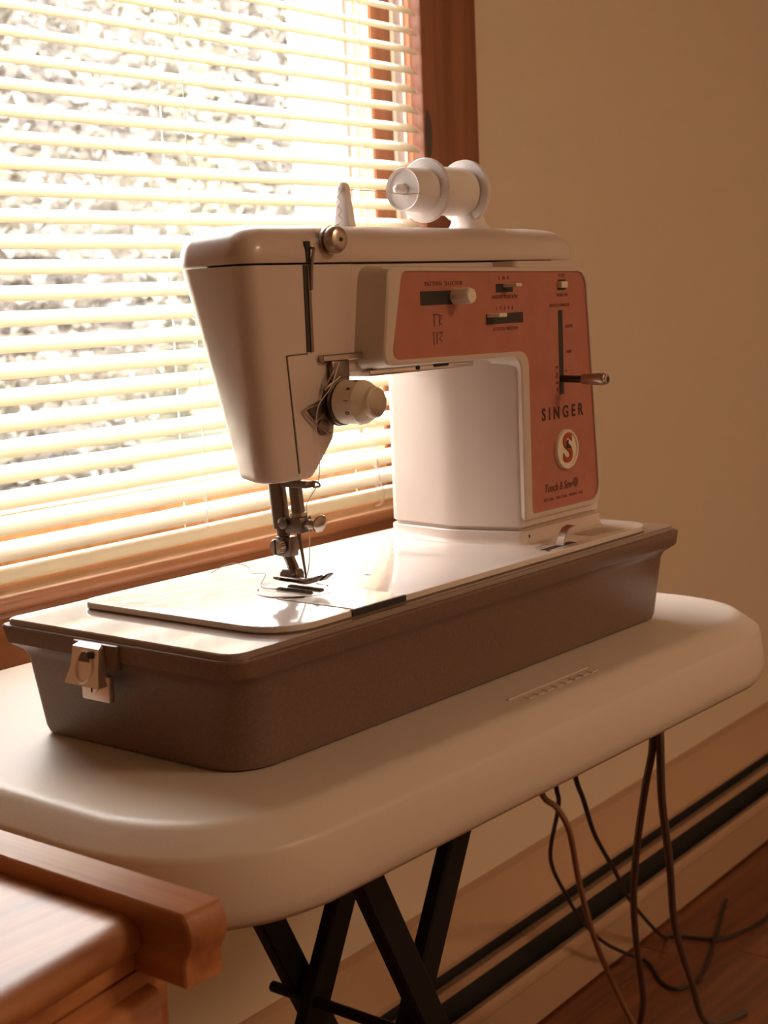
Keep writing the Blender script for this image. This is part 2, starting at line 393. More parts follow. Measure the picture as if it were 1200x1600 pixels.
# ------------------------------------------------------------------ baseboard heater
htr = thing('baseboard_heater', 'long tan metal baseboard heater along the wall under the window', 'heater', W(1.2, 0.45, FLOOR))
HU0, HU1 = -1.2, 2.45
B().prism([(0.480, -0.505), (0.476, -0.505), (0.474, -0.720), (0.480, -0.720)], 0, HU0, HU1).done('back_panel', 'heater', htr, xf=W)
B().prism([(0.476, -0.515), (0.430, -0.548), (0.424, -0.556), (0.424, -0.562), (0.428, -0.560), (0.433, -0.552), (0.476, -0.522)], 0, HU0, HU1).done('top_hood', 'heater', htr, xf=W)
B().prism([(0.436, -0.588), (0.421, -0.584), (0.421, -0.597), (0.425, -0.599), (0.436, -0.594)], 0, HU0, HU1).done('damper_louver', 'heater', htr, xf=W)
B().prism([(0.470, -0.555), (0.445, -0.565), (0.445, -0.700), (0.470, -0.700)], 0, HU0, HU1).done('heating_element', 'heater_dark', htr, xf=W)
B().prism([(0.428, -0.640), (0.418, -0.638), (0.415, -0.643), (0.415, -0.655), (0.4172, -0.658), (0.4172, -0.720), (0.428, -0.720)], 0, HU0, HU1).done('front_panel', 'heater', htr, xf=W)
wbox('end_cap', 'heater', HU1, HU1 + .01, 0.416, 0.478, -0.720, -0.515, htr); wbox('end_cap', 'heater', HU0 - .01, HU0, 0.416, 0.478, -0.720, -0.515, htr)

# ================================================================== folding table
tab = thing('folding_table', 'white molded plastic folding table with black crossed legs', 'table', (0.27, 0.16, FLOOR))
X0, X1, Y0, Y1 = -0.115, 0.655, -0.082, 0.400
prof = [(-.060, .012), (-.0585, .005), (-.054, .0015), (-.046, 0), (-.0175, .0035), (-.0150, .0045), (-.0135, .0062), (-.0035, .0185), (-.0014, .0215), (-.0003, .0255), (0, .030)]
B().loft([ring(rrect(X0 + i, X1 - i, Y0 + i, Y1 - i, .105 - i * .8, 14), z) for z, i in prof]).done('table_top', 'table', tab, sharp=60)
mk = B()
mk.box(0.236, 0.345, -0.0395, -0.036, 0, .0009, .0004, 1)
for i in range(8):
    x = 0.247 + i * .0125
    mk.box(x, x + .008, -0.050, -0.0435, 0, .0007, .0003, 1)
mk.done('molded_mark', 'table', tab)
YN, YW, YD, XC, ZC, SL = 0.080, 0.150, 0.023, 0.285, -0.308, 0.498      # outer frame at YN and YN+YW, inner frame between
def xleg(z, s): return XC + SL * s * (ZC - z)
def flatleg(y, s):
    zt, zb, w = -0.056, FLOOR, 0.0150
    o = [(xleg(zt, s) - w, zt), (xleg(zt, s) + w, zt), (xleg(zb, s) + w, zb), (xleg(zb, s) - w, zb)]
    B().prism(o, 1, y - .0075, y + .0075, .002).done('leg', 'black', tab)
for s, ya, yb in ((1, YN, YN + YW), (-1, YN + YD, YN + YW - YD)):
    flatleg(ya, s); flatleg(yb, s)
    B().tube([(xleg(-.70, s), ya, -0.70), (xleg(-.70, s), yb, -0.70)], .008, 10).done('foot_bar', 'black', tab)
    B().tube([(xleg(-.064, s), ya, -0.064), (xleg(-.064, s), yb, -0.064)], .008, 10).done('top_bar', 'black', tab)
B().tube([(0.2735, YN + .008, -0.3140), (0.2735, YN + YW + .022, -0.3140)], .0050, 10).done('pivot_bar', 'black', tab)

# ================================================================== dresser in the corner
drs = thing('dresser', 'honey oak dresser with a raised end rail standing left of the folding table', 'dresser', (-0.45, 0.12, FLOOR))
SK = 0.175
def yfr(x): return -0.088 - SK * (-0.165 - x)
pf = [(-.010, .012), (-.0112, .005), (-.0145, .0005), (-.019, -.0018), (-.0235, -.0012), (-.0270, .0015), (-.0290, .0045), (-.0330, .0042), (-.0380, .0052), (-.0400, .009), (-.0400, .40), (-.010, .40)]
b = B(); rings = []
for x in (-0.78, -0.45, -0.1655): rings.append([(x, yfr(x) + dy if dy < .3 else 0.36, z) for z, dy in pf])
b.loft(rings).done('top_board', 'oak_x', drs, sharp=40)
pf = [(0, -.1195), (-.0012, -.1210), (-.005, -.1236), (-.010, -.1252), (-.015, -.1250), (-.020, -.1228), (-.0235, -.1208), (-.027, -.1200), (-.039, -.1200), (-.039, .38), (0, .38)]
B().prism([(y, z) for z, y in pf], 0, -0.1650, -0.1385, .0012).done('side_rail', 'oak_y', drs, sharp=40)
rings = []
for z in (FLOOR, -0.0402): rings.append([(-0.76, yfr(-0.76) + .006, z), (-0.1400, yfr(-0.1400) + .006, z), (-0.1400, .37, z), (-0.76, .37, z)])
B().loft(rings).done('body', 'oak_x', drs)
for (za, zb) in ((-0.0495, -0.24), (-0.25, -0.45), (-0.46, -0.68)):
    rings = []
    for x in (-0.745, -0.1545):
        f = yfr(x)
        rings.append([(x, f + .010, za), (x, f + .000, za - .001), (x, f - .003, za - .004), (x, f - .003, zb + .004), (x, f + .000, zb + .001), (x, f + .010, zb)])
    B().loft(rings).done('drawer', 'oak_x', drs, sharp=50)

# ================================================================== carrying case base
case = thing('machine_case_base', 'brown pebbled plastic case base that the sewing machine is set into', 'case', (0.27, 0.10, 0))
rg = [(.0003, .004, .526, .004, .190, .030), (.0015, .0015, .5285, .0015, .1935, .031), (.006, 0, .530, 0, .195, .032), (.056, -.0045, .5355, -.0045, .203, .030),
      (.0605, -.0065, .5385, -.0060, .2065, .028), (.0640, -.0100, .550, -.0090, .2140, .021), (.0655, -.0115, .5535, -.0100, .2165, .018), (.0762, -.0125, .5560, -.0108, .2205, .015), (.0775, -.0118, .5553, -.0100, .2198, .015)]
CR = lambda x0, x1, y0, y1, r: rpoly([(x0, y0), (x1, y0), (x1, y1), (x0, y1)], [r, .010, .010, .008], 8)
b = B(); b.loft([ring(CR(x0, x1, y0, y1, r), z) for z, x0, x1, y0, y1, r in rg], True, True)
b.done('body', 'case', case, sharp=30)
rg = [(.0770, -.0088, .5520, -.0072, .2172, .013), (.0806, -.0085, .5517, -.0070, .2169, .013), (.0815, -.0076, .5508, -.0061, .2160, .013)]
B().loft([ring(CR(x0, x1, y0, y1, r), z) for z, x0, x1, y0, y1, r in rg]).done('deck', 'case_top', case, sharp=30)
B().box(-.0150, -.0100, .0935, .1370, .0600, .0768, .0012).done('latch_boss', 'case', case)
lt = thing('latch', 'chrome draw latch', None, (-.014, .119, .05)); lt.parent = case; lt.location -= case.location
# flared upper hook plate, hollow pressed centre, and the keeper below it
ya, yb = .1310, .1050
rings = []
for z, xo, e in ((.0765, -.0155, -.002), (.0745, -.0195, 0), (.0620, -.0215, .0005), (.0520, -.0245, .0035), (.0500, -.0250, .004)):
    rings.append([(xo, ya + e, z), (xo, yb - e, z), (-.0150, yb - e, z), (-.0150, ya + e, z)])
B().loft(rings).done('hook_plate', 'latch', lt, sharp=40)
ov = [(.118 + .0080 * math.sin(t), .0620 + .0098 * math.cos(t)) for t in [2 * math.pi * k / 24 for k in range(25)]]
px_ = lambda z: -.0218 - (.0620 - z) * .24
B().prism([(y, z) for y, z in ov[:-1]], 0, -.0200, -.0210).done('pressed_recess', 'steel_dark', lt)
B().tube([(px_(z), y, z) for y, z in ov], .0014, 8, caps=False).done('pressed_ring', 'latch', lt)
B().lathe((-.0195, .1120, .0702), (-1, 0, 0), [(0, .0026), (.0022, .0026)], 16).done('hole', 'dark', lt)
B().box(-.0172, -.0120, .1005, .1275, .0385, .0560, .0008).done('keeper_plate', 'latch', lt)
B().lathe((-.0172, .1150, .0490), (-1, 0, 0), [(0, .0052), (.0012, .0050), (.0018, .0040)], 20).done('screw', 'latch', lt)
B().box(-.0194, -.0188, .1145, .1155, .0448, .0530).done('screw_slot', 'dark', lt)

# ================================================================== sewing machine
sm = thing('sewing_machine', 'cream vintage sewing machine with a terracotta control panel', 'sewing machine', (0.28, 0.10, .0815))
BZ = .0866
b = B()
bo = rpoly([(.041, -.001), (.527, -.001), (.527, .199), (.041, .199)], [.034, .030, .022, .016], 8)
b.loft([ring(inset(bo, .0012), .0816), ring(bo, .0826), ring(bo, .0856), ring(inset(bo, .0005), .0864), ring(inset(bo, .0016), BZ)]).done('bed', 'bed', sm, sharp=30)
B().box(.110, .1685, -.0018, .0010, .0826, .0870, .0003, 1).done('slide_plate_catch', 'dark', sm)
# slide plate and needle plate: thin plates proud of the bed so that the seams show
B().prism(rpoly([(.1155, .0000), (.1690, .0000), (.1690, .0560), (.1155, .0560)], .0015, 2), 2, BZ - .0006, BZ + .0004, .0002).done('slide_plate', 'bed', sm)
B().box(.1138, .1153, -.0004, .070, BZ - .0010, BZ + .0005).done('plate_seam', 'steel_dark', sm)
B().lathe((.146, .080, BZ - .0004), (0, 0, 1), [(0, .0290), (.0008, .0290), (.0011, .0286)], 48).done('needle_plate', 'bed', sm)
sb = B(); sb.tube([(.146 + .0293 * math.cos(t), .080 + .0293 * math.sin(t), BZ + .0004) for t in [R_(a) for a in range(120, 235, 7)]], .0009, 5); sb.done('plate_seam', 'steel_dark', sm)
sb = B(); sb.tube([(.146 + .0225 * math.cos(t), .080 + .0225 * math.sin(t), BZ + .0008) for t in [R_(a) for a in range(-30, 10, 7)]], .0008, 5); sb.done('plate_seam', 'steel_dark', sm)
for xx in (.1385, .1505):
    fd = B().box(xx - .0022, xx + .0022, .0600, .0930, BZ - .001, BZ + .0009).done('feed_dog', 'steel_dark', sm)
    tb = B()
    for k in range(14):
        yy = .0605 + k * .0023
        tb.prism([(yy, BZ + .0008), (yy + .0011, BZ + .0022), (yy + .0020, BZ + .0008)], 0, xx - .0022, xx + .0022)
    tb.done('teeth', 'steel_dark', fd)
B().box(.1428, .1462, .0690, .0860, BZ - .001, BZ + .0009).done('needle_slot', 'dark', sm)
B().box(.2145, .2170, .0700, .0745, BZ - .001, BZ + .0002).done('bed_slot', 'dark', sm)

# pillar, groove and base
def pil(z, e=0.0, xr=.501):
    return ring(inset(rpoly([(.3796, .0408), (xr, .0408), (xr + .004, .172), (.3725, .177), (.3635, .104)], [.006, .004, .022, .012, .045], 7), -e), z)
B().loft([pil(.0862, .0055), pil(.0868, .0036), pil(.0880, .0020), pil(.0905, .0010), pil(.0966, .0008), pil(.0974, .0)]).done('pillar_base', 'paint', sm)
B().loft([pil(.0970, -.0030), pil(.1015, -.0030)]).done('pillar_groove', 'wall_label', sm)
B().loft([pil(.1005, -.0006), pil(.1013, .0), pil(.200, 0, .493), pil(.3174, 0, .484)], True, True).done('pillar', 'paint', sm)
B().lathe((.386, .0404, .0925), (-.4, -1, 0), [(0, .0017), (.0006, .0017)], 12).done('base_screw', 'dark', sm)

# arm behind the control panel, with the lamp recess below
b = B(); ao = rpoly([(.0604, .2395), (.150, .2360), (.166, .2420), (.166, .3174), (.0604, .3174)], [.003, .006, .008, .004, .0015], 5)
b.prism(ao, 0, .185, .487, .0008).done('arm', 'paint', sm)
B().box(.206, .335, .0535, .0900, .2362, .2412, .0012).done('lamp_trim', 'chrome', sm)
B().lathe((.262, .0530, .2392), (0, -1, 0), [(0, .0017), (.0008, .0015)], 12).done('lamp_screw', 'dark', sm)
B().box(.283, .300, .0520, .0600, .2385, .2418, .0008).done('lamp_switch', 'dark', sm)

# head: tapers downward and slants forward at the back
def head(z, e=0.0):
    t = (.3174 - z) / (.3174 - .171)
    L = lambda a, c: (a[0] + (c[0] - a[0]) * t, a[1] + (c[1] - a[1]) * t)
    tt = max(0, min(1, (.3174 - z) / (.3174 - .236)))
    if z >= .236: fr = .200 - .012 * tt
    elif z >= .206: fr = .188 - .0165 * (.236 - z) / .030
    elif z >= .195: fr = .1715 - .0020 * (.206 - z) / .011
    else: fr = .1695 - .023 * (.195 - z) / .024
    mr = max(fr, .205 - .027 * t)
    P = [L((.0885, .060), (.0957, .060)), (fr, .060), (mr, .060 + (mr - fr) + .010), L((.206, .165), (.178, .127)), L((.131, .165), (.142, .127)), L((.0965, .128), (.1205, .107))]
    return ring(inset(rpoly(P, [.014, .004, .006, .012, .018, .022], 6), e), z)
B().loft([head(z) for z in (.3174, .300, .270, .245, .236, .226, .216, .206, .2005, .195, .186, .178, .173)] + [head(.1706, .0003), head(.1695, .0010), head(.1690, .0022)]).done('head', 'paint', sm, sharp=26)
fp = [(.1246, .2553), (.1850, .2567), (.1864, .238), (.1702, .206), (.1680, .195), (.1490, .1745), (.1320, .1738)]
B().prism(rpoly(fp, .0012, 2), 1, .0610, .0592, .0003).done('face_plate', 'paint', sm)
B().prism([(.1237, .2560), (.1460, .2566), (.1460, .2559), (.1243, .2552), (.1315, .1736), (.1309, .1736)], 1, .0605, .0597).done('plate_seam', 'dark', sm)
B().box(.1452, .1524, .0594, .066, .2572, .3172).done('take_up_slot', 'dark', sm)
B().box(.1490, .1516, .0588, .062, .2572, .3172).done('slot_edge', 'steel_dark', sm)

# top cover
co = [(.0880, .0596), (.5080, .0596), (.5100, .1665), (.131, .1665), (.0960, .128)]
def cov(z, e): return ring(rpoly(inset(co, e), [max(.006, r - e * .35) for r in (.016, .024, .030, .020, .024)], 8), z)
B().box(.150, .470, .066, .158, .3165, .3200).done('cover_gap_filler', 'dark', sm)  # added filler block, coloured dark like the shade in the cover gap
B().loft([cov(.3188, .0), cov(.3195, -.0004), cov(.3270, -.0002), cov(.3330, .0014), cov(.3375, .0042), cov(.3410, .0085), cov(.3434, .0140), cov(.3450, .0210), cov(.3460, .0290), cov(.3464, .040)]).done('top_cover', 'paint', sm, sharp=40)
B().box(.1476, .1532, .0588, .064, .3190, .3335, .0006, 1).done('cover_slot', 'dark', sm)
B().tube([(.1528, .0600, .3285), (.1530, .0570, .3290), (.1526, .0555, .3270), (.1522, .0575, .3180), (.1518, .0585, .3000)], .0011, 6, sm=3).done('take_up_lever', 'steel', sm)
# thread guide button on the cover
B().lathe((.1735, .0600, .3342), (0, -1, 0), [(0, .0100), (.0020, .0100), (.0022, .0084), (.0040, .0084), (.0042, .0095), (.0080, .0095), (.0104, .0082), (.0115, .0060), (.0118, .0016), (.0112, .0)], 32).done('thread_guide_button', 'steel', sm)
B().lathe((.1735, .0481, .3342), (0, -1, 0), [(0, .0014), (.0004, .0014)], 12).done('button_dimple', 'dark', sm)
# upright thread guide
b = B(); rings = []
for z, hy, hx in ((.3455, .0086, .0040), (.3500, .0078, .0038), (.3660, .0056, .0032), (.3755, .0046, .0028), (.3785, .0036, .0026), (.3800, .0016, .0022)):
    rings.append(ring(rpoly([(.2510 - hx, .110 - hy), (.2510 + hx, .110 - hy), (.2510 + hx, .110 + hy), (.2510 - hx, .110 + hy)], .0012, 2), z))
b.loft(rings).done('upright_thread_guide', 'plastic_white', sm)
B().lathe((.2477, .1100, .3745), (-1, 0, 0), [(0, .0022), (.0008, .0022), (.0010, .0014)], 14).done('guide_eyelet', 'thread', sm)
# spool stand
b = B(); rings = []
for z, hx, hy in ((.3440, .0150, .0190), (.3475, .0135, .0170), (.3500, .0120, .0150), (.3560, .0105, .0125), (.3600, .0095, .0110)):
    rings.append(ring(rrect(.4120 - hx, .4120 + hx, .110 - hy, .110 + hy, hy * .6, 4), z))
b.loft(rings).done('spool_stand', 'plastic_white', sm)
SZ = .3772
B().lathe((.4040, .110, SZ), (1, 0, 0), [(0, .0205), (.0005, .0262), (.0030, .0266), (.0050, .0262), (.0060, .0235), (.016, .0150), (.0175, .012)], 40).done('spool_disc', 'plastic_white', sm)
B().lathe((.3140, .110, SZ), (1, 0, 0), [(0, .0010), (.0012, .0030), (.0035, .0040), (.0120, .0043), (.0950, .0043)], 18).done('spool_pin', 'plastic_white', sm)

# control panel
rim_o = rpoly([(.2125, .3142), (.4842, .3112), (.5008, .1062), (.3800, .1060), (.3800, .2413), (.2030, .2432)], [.007, .014, .014, .004, .012, .009], 6)
rim_i = rpoly([(.2278, .3110), (.4798, .3077), (.4965, .1106), (.3905, .1108), (.3905, .2452), (.2122, .2476)], [.006, .013, .013, .003, .013, .007], 6)
rim_b = rpoly([(.2060, .3156), (.4842, .3122), (.5012, .1058), (.3792, .1056), (.3790, .2400), (.1960, .2405)], [.010, .014, .014, .004, .014, .014], 6)
PY = .038
def Y3(p2, y): return [(p[0], y, p[1]) for p in p2]
mix = lambda A_, B_, t: [(a[0] * (1 - t) + c[0] * t, a[1] * (1 - t) + c[1] * t) for a, c in zip(A_, B_)]
B().loft([Y3(mix(rim_b, rim_o, -.35), .064), Y3(rim_b, .0575), Y3(mix(rim_b, rim_o, .45), .0500), Y3(mix(rim_b, rim_o, .85), .0430), Y3(rim_o, .0395), Y3(mix(rim_o, rim_i, .12), .0383), Y3(mix(rim_o, rim_i, .30), .0379), Y3(mix(rim_o, rim_i, .92), .0379), Y3(rim_i, .0384), Y3(rim_i, .0400)], True, True).done('panel_rim', 'paint_edge', sm, sharp=28)
pan = B().loft([Y3(rim_i, .0402), Y3(rim_i, .0394)]).done('control_panel', 'panel', sm)
YP = .0394
B().box(.2500, .3045, YP - .0003, YP + .003, .2857, .2960).done('slot', 'dark', pan)
B().lathe((.2925, YP, .2914), (0, -1, 0), [(0, .0064), (.0080, .0062), (.0150, .0062), (.0166, .0054), (.0170, .0)], 10).done('pattern_knob', 'ivory', pan, sharp=20)
B().box(.3478, .3712, YP - .0003, YP + .003, .2930, .2997).done('slot', 'dark', pan)
B().box(.3575, .3660, YP - .0130, YP + .002, .2968, .2996, .0006, 1).done('selector_tab', 'ivory', pan)
B().box(.3335, .3848, YP - .0003, YP + .003, .2684, .2766).done('slot', 'dark', pan)
B().box(.3345, .3455, YP - .0120, YP + .002, .2738, .2770, .0006, 1).done('selector_tab', 'ivory', pan)
B().box(.4380, .4500, YP - .0003, YP + .003, .2930, .3016).done('slot', 'dark', pan)
B().box(.4378, .4478, YP - .0042, YP + .002, .2945, .3000, .0008, 2).done('push_button', 'ivory', pan)
B().box(.4375, .4440, YP - .0003, YP + .003, .2060, .2762).done('slot', 'dark', pan)
lev = B().tube([(.4410, YP + .002, .2190), (.4412, .0240, .2187), (.4412, .0180, .2187)], .0030, 8).done('stitch_lever', 'dark', pan)
B().lathe((.4412, .0195, .2187), (0, -1, 0), [(0, .0030), (.001, .0043), (.0150, .0051), (.0210, .0052), (.0225, .0046), (.0228, .0040), (.0242, .0040), (.0246, .0030)], 20).done('lever_handle', 'steel', lev)
B().lathe((.4412, -.0050, .2187), (0, -1, 0), [(0, .0026), (.0003, .0024)], 12).done('handle_hole', 'dark', lev)
text('SINGER', .0142, .4412, YP - .0001, .1905, 'ink', pan, spacing=1.62, xscale=.93, bold=.00035)
text('Touch & Sew', .0098, .4320, YP - .0001, .1285, 'print', pan, shear=.25, bold=.00018, xscale=.83)
B().lathe((.4592, YP, .1292), (0, -1, 0), [(0, .0042), (.0002, .0042)], 20).done('round_mark', 'print', pan)
text('SPECIAL  ZIG-ZAG  MODEL 626', .0036, .4398, YP - .0001, .1192, 'print', pan, spacing=1.25)
text('PATTERN  SELECTOR', .0046, .2795, YP - .0001, .3012, 'print', pan, spacing=1.1)
text('NEEDLE POSITION', .0042, .3600, YP - .0001, .2893, 'print', pan, spacing=1.02)
text('L   M   R', .0040, .3590, YP - .0001, .3040, 'print', pan, spacing=1.0)
text('1   2   3   4   5', .0042, .3590, YP - .0001, .2805, 'print', pan, spacing=1.0)
text('STITCH WIDTH', .0042, .3595, YP - .0001, .2642, 'print', pan, spacing=1.2)
text('FEED', .0038, .4440, YP - .0001, .3048, 'print', pan, spacing=1.3)
text('PUSH IN', .0038, .4445, YP - .0001, .2887, 'print', pan, spacing=1.2)
text('STITCH LENGTH', .0038, .4400, YP - .0001, .2803, 'print', pan, spacing=1.1)
text('BASTE', .0038, .4545, YP - .0001, .2625, 'print', pan, spacing=1.1)
text('FINE', .0038, .4535, YP - .0001, .2410, 'print', pan, spacing=1.1)
for s, z in (('20', .2290), ('15', .2235), ('12', .2210), ('10', .2160), ('8', .2105)):
    text(s, .0034, .4335, YP - .0001, z, 'print', pan, name='numeral')
text('6', .0034, .4485, YP - .0001, .2255, 'print', pan, name='numeral')
# stitch pictograms under the pattern slot
pg = B()
for k, (x, z, w, h) in enumerate(((.2660, .2745, .0012, .0100), (.2685, .2785, .0050, .0010), (.2725, .2745, .0009, .0090), (.2755, .2775, .0030, .0009), (.2650, .2610, .0012, .0100), (.2690, .2610, .0012, .0095), (.2745, .2650, .0045, .0009))):
    pg.box(x - w / 2, x + w / 2, YP - .0002, YP + .001, z - h / 2, z + h / 2)
for z0 in (.2615, .2740):
    zz = [(.2715, z0 + .004), (.2755, z0 + .0015), (.2718, z0 - .001), (.2758, z0 - .0035)]
    pg.tube([(x, YP, z) for x, z in zz], .0004, 4)
pg.done('stitch_symbol', 'print', pan)
# badge
bd = B().lathe((.4440, YP, .1590), (0, -1, 0), [(0, .0170), (.0022, .0170), (.0032, .0164), (.0034, .0156), (.0030, .0146), (.0022, .0143)], 48).done('badge', 'ivory', pan)
text('S', .0340, .4440, YP - .0027, .1590, 'red', bd, name='badge_letter', bold=.0006, depth=.0004)
fg = B()
fg.lathe((.4432, YP - .0032, .1662), (0, -1, 0), [(0, .0011), (.0006, .0011)], 12)
fg.prism([(.4412, .1622), (.4428, .1655), (.4442, .1652), (.4450, .1634), (.4472, .1626), (.4478, .1616), (.4412, .1612)], 1, YP - .0034, YP - .0026)
fg.prism([(.4400, .1612), (.4486, .1612), (.4496, .1600), (.4405, .1600)], 1, YP - .0034, YP - .0026)
fg.done('badge_figure', 'dark', bd)

# tension dial
dx, dz = .1745, .2205
B().lathe((dx, .0600, dz), (0, -1, 0), [(0, .0150), (.0020, .0172), (.0035, .0172), (.0042, .0140), (.0050, .0140), (.0056, .0168), (.0072, .0168), (.0080, .0130)], 40).done('tension_disc', 'steel_dark', sm)
dial = B().lathe((dx, .0520, dz), (0, -1, 0), [(0, .0150), (.0010, .0157), (.0180, .0155), (.0190, .0150), (.0245, .0120), (.0255, .0112), (.0290, .0108), (.0300, .0098)], 48).done('tension_dial', 'ivory', sm, sharp=20)
B().lathe((dx, .0222, dz), (0, -1, 0), [(0, .0096), (.0006, .0094), (.0008, .0088)], 36).done('dial_cap', 'steel', dial)
for k, ch in enumerate('0169543287'):
    a = R_(205 - k * 33)
    er = Vector((math.cos(a), 0, math.sin(a))); et = Vector((-math.sin(a), 0, math.cos(a)))
    c = Vector((dx, .0385, dz)) + er * .01570
    text(ch, .0052, 0, 0, 0, 'dark', dial, name='numeral', frame=lambda x, y, z, c=c, er=er, et=et: c + Vector((0, -1, 0)) * y + et * -x + er * z)
B().box(.1650, .1840, .0540, .0592, .2345, .2500, .0015).done('tension_bracket', 'steel_dark', sm)
B().box(.1560, .2040, .0545, .0598, .2495, .2545, .0008, 1).done('guide_rail', 'steel', sm)
B().tube([(.1560, .0575, .2205), (.1470, .0560, .2200), (.1385, .0570, .2180), (.1370, .0575, .2160), (.1420, .0570, .2110), (.1500, .0560, .2050), (.1570, .0560, .2010), (.1620, .0570, .1985), (.1640, .0580, .1995)], .0007, 6, sm=4).done('check_spring', 'steel', sm)
B().prism(rpoly([(.1400, .2190), (.1570, .2235), (.1580, .2150), (.1500, .2085)], .002, 2), 1, .0592, .0572, .0004).done('thread_guard', 'steel_dark', sm)
B().lathe((.1570, .0592, .2040), (0, -1, 0), [(0, .0060), (.0018, .0058), (.0026, .0030), (.0028, 0)], 20).done('tension_screw', 'steel_dark', sm)
B().tube([(.1690, .0560, .2480), (.1640, .0530, .2420), (.1600, .0540, .2360), (.1570, .0550, .2300), (.1600, .0530, .2330), (.1680, .0500, .2390)], .0007, 6, sm=4).done('thread_hook', 'steel', sm)

# needle bar, presser bar, foot
NX = .147
B().tube([(NX, .0990, .185), (NX, .0936, .1310)], .0064, 16).done('presser_bar_sleeve', 'steel_dark', sm)
B().tube([(NX, .0936, .1330), (NX, .0890, .1110)], .0046, 14).done('presser_bar', 'steel_dark', sm)
B().tube([(NX, .0812, .185), (NX, .0762, .1385)], .0048, 16).done('needle_bar', 'steel_dark', sm)
nc = B().box(NX - .0062, NX + .0062, .0700, .0850, .1287, .1405, .0010).done('needle_clamp', 'steel_dark', sm)
B().lathe((NX, .0765, .1405), (0, .09, 1), [(0, .0062), (.0025, .0062), (.0030, .0052)], 18).done('collar', 'steel', nc)
th = B().lathe((NX, .0705, .1350), (0, -1, .10), [(0, .0034), (.0060, .0034), (.0075, .0024)], 14).done('clamp_screw', 'steel', nc)
rings = []
for t, w, h in ((0, .0010, .0022), (.0020, .0014, .0048), (.0060, .0016, .0066), (.0100, .0014, .0060), (.0120, .0008, .0030)):
    c = Vector((NX, .0635 - t, .1356 + t * .12)); rings.append([c + Vector((w * math.cos(a), -h * .25 * math.sin(a), h * math.sin(a))) for a in [2 * math.pi * k / 14 for k in range(14)]])
B().loft(rings).done('thumb_wing', 'chrome', nc)
B().lathe((NX - .0066, .0850, .1360), (-1, 0, 0), [(0, .0042), (.0020, .0042), (.0024, .0034)], 16).done('thread_eye', 'steel_dark', nc)
B().tube([(NX, .0774, .1300), (NX, .0766, .1240), (NX, .0724, .0975), (NX, .0720, .0945)], [.0017, .0014, .0008, .0003], 10).done('needle', 'steel_dark', sm)
B().box(NX - .005, NX + .006, .0640, .0900, .1615, .1660, .0010).done('bar_thread_guide', 'steel_dark', sm)
B().tube([(NX + .004, .0660, .1655), (NX + .004, .0600, .1650), (NX + .004, .0590, .1625), (NX + .004, .0650, .1615)], .0009, 6, sm=3).done('bar_thread_loop', 'steel', sm)
ft = B().tube([(NX, .0898, .1150), (NX, .0872, .1085), (NX, .0828, .0990), (NX, .0822, .0968)], [.0050, .0040, .0042, .0050], 10).done('foot_shank', 'steel_dark', sm)
B().box(NX - .0055, NX + .0045, .0820, .0960, .1110, .1255, .0012).done('foot_clamp', 'steel_dark', ft)
sc = B()
n = 44; rings = []
for t, r in ((0, .0062), (.0040, .0062), (.0052, .0056), (.0054, .0)):
    rings.append([Vector((NX - .0065 - t, .0900 + (r if r == 0 or k % 2 else r * .94) * math.cos(2 * math.pi * k / n), .1188 + (r if r == 0 or k % 2 else r * .94) * math.sin(2 * math.pi * k / n))) + (Vector((0, 1e-5 * math.cos(2 * math.pi * k / n), 1e-5 * math.sin(2 * math.pi * k / n))) if r == 0 else Vector()) for k in range(n)])
sc.loft(rings).done('foot_screw', 'steel', ft, sharp=25)
B().box(NX - .0122, NX - .0112, .0894, .0906, .1136, .1240).done('screw_slot', 'dark', ft)
# presser foot plate with a needle slot and upturned toes
for s0, s1 in ((-.0088, -.0022), (.0022, .0088)):
    pfy = [(.0970, .0962), (.0960, .0944), (.0660, .0932), (.0600, .0945), (.0545, .0985), (.0538, .0995), (.0545, .1003), (.0606, .0965), (.0660, .0952), (.0930, .0966)]
    B().prism(pfy, 0, NX + s0, NX + s1).done('toe', 'steel_dark', ft)
so = rpoly([(NX - .0088, .0640), (NX + .0088, .0640), (NX + .0088, .0975), (NX - .0088, .0975)], [.001, .001, .008, .008], 5)
B().loft([ring(inset(so, .0012), .0934), ring(so, .0944), ring(so, .0962), ring(inset(so, .0008), .0970)]).done('sole', 'steel_dark', ft)
B().box(NX - .0040, NX + .0040, .0660, .0760, .0966, .0973).done('sole_slot', 'chrome', ft)
B().loft([ring(rrect(NX - .0066 + e, NX + .0060 - e, .0775 + e, .0945 - e, .004, 4), z) for z, e in ((.0966, 0), (.0995, 0), (.1018, .0012), (.1026, .0030))]).done('foot_hinge', 'steel_dark', ft)

# lever, label and printed marks on the bed in front of the pillar
bl = thing('bed_lever', None, None, (.40, .02, BZ)); bl.parent = sm; bl.location -= sm.location
B().box(.3640, .4080, .0080, .0150, BZ - .001, BZ + .0002).done('slot', 'dark', bl)
rings = []
for x, z, y in ((.3880, .0850, .0115), (.3900, .0900, .0115), (.3935, .0960, .0115), (.3990, .1000, .0115), (.4060, .1012, .0115), (.4085, .1008, .0115)):
    rings.append([(x, y - .003, z), (x, y + .004, z), (x + .0014, y + .004, z - .0010), (x + .0014, y - .003, z - .0010)])
B().loft(rings).done('lever_blade', 'steel', bl, sharp=60)
B().prism([(.4420, .0120), (.4820, .0085), (.4830, .0300), (.4430, .0330)], 2, BZ - .0002, BZ + .0003).done('instruction_label', 'wall_label', sm)
for (x, y) in ((.3630, .0000), (.4120, .0180)):
    B().lathe((x, y + .006, BZ - .0003), (0, 0, 1), [(0, .0019), (.0005, .0019)], 14).done('bed_hole', 'dark', sm)
ln = B()
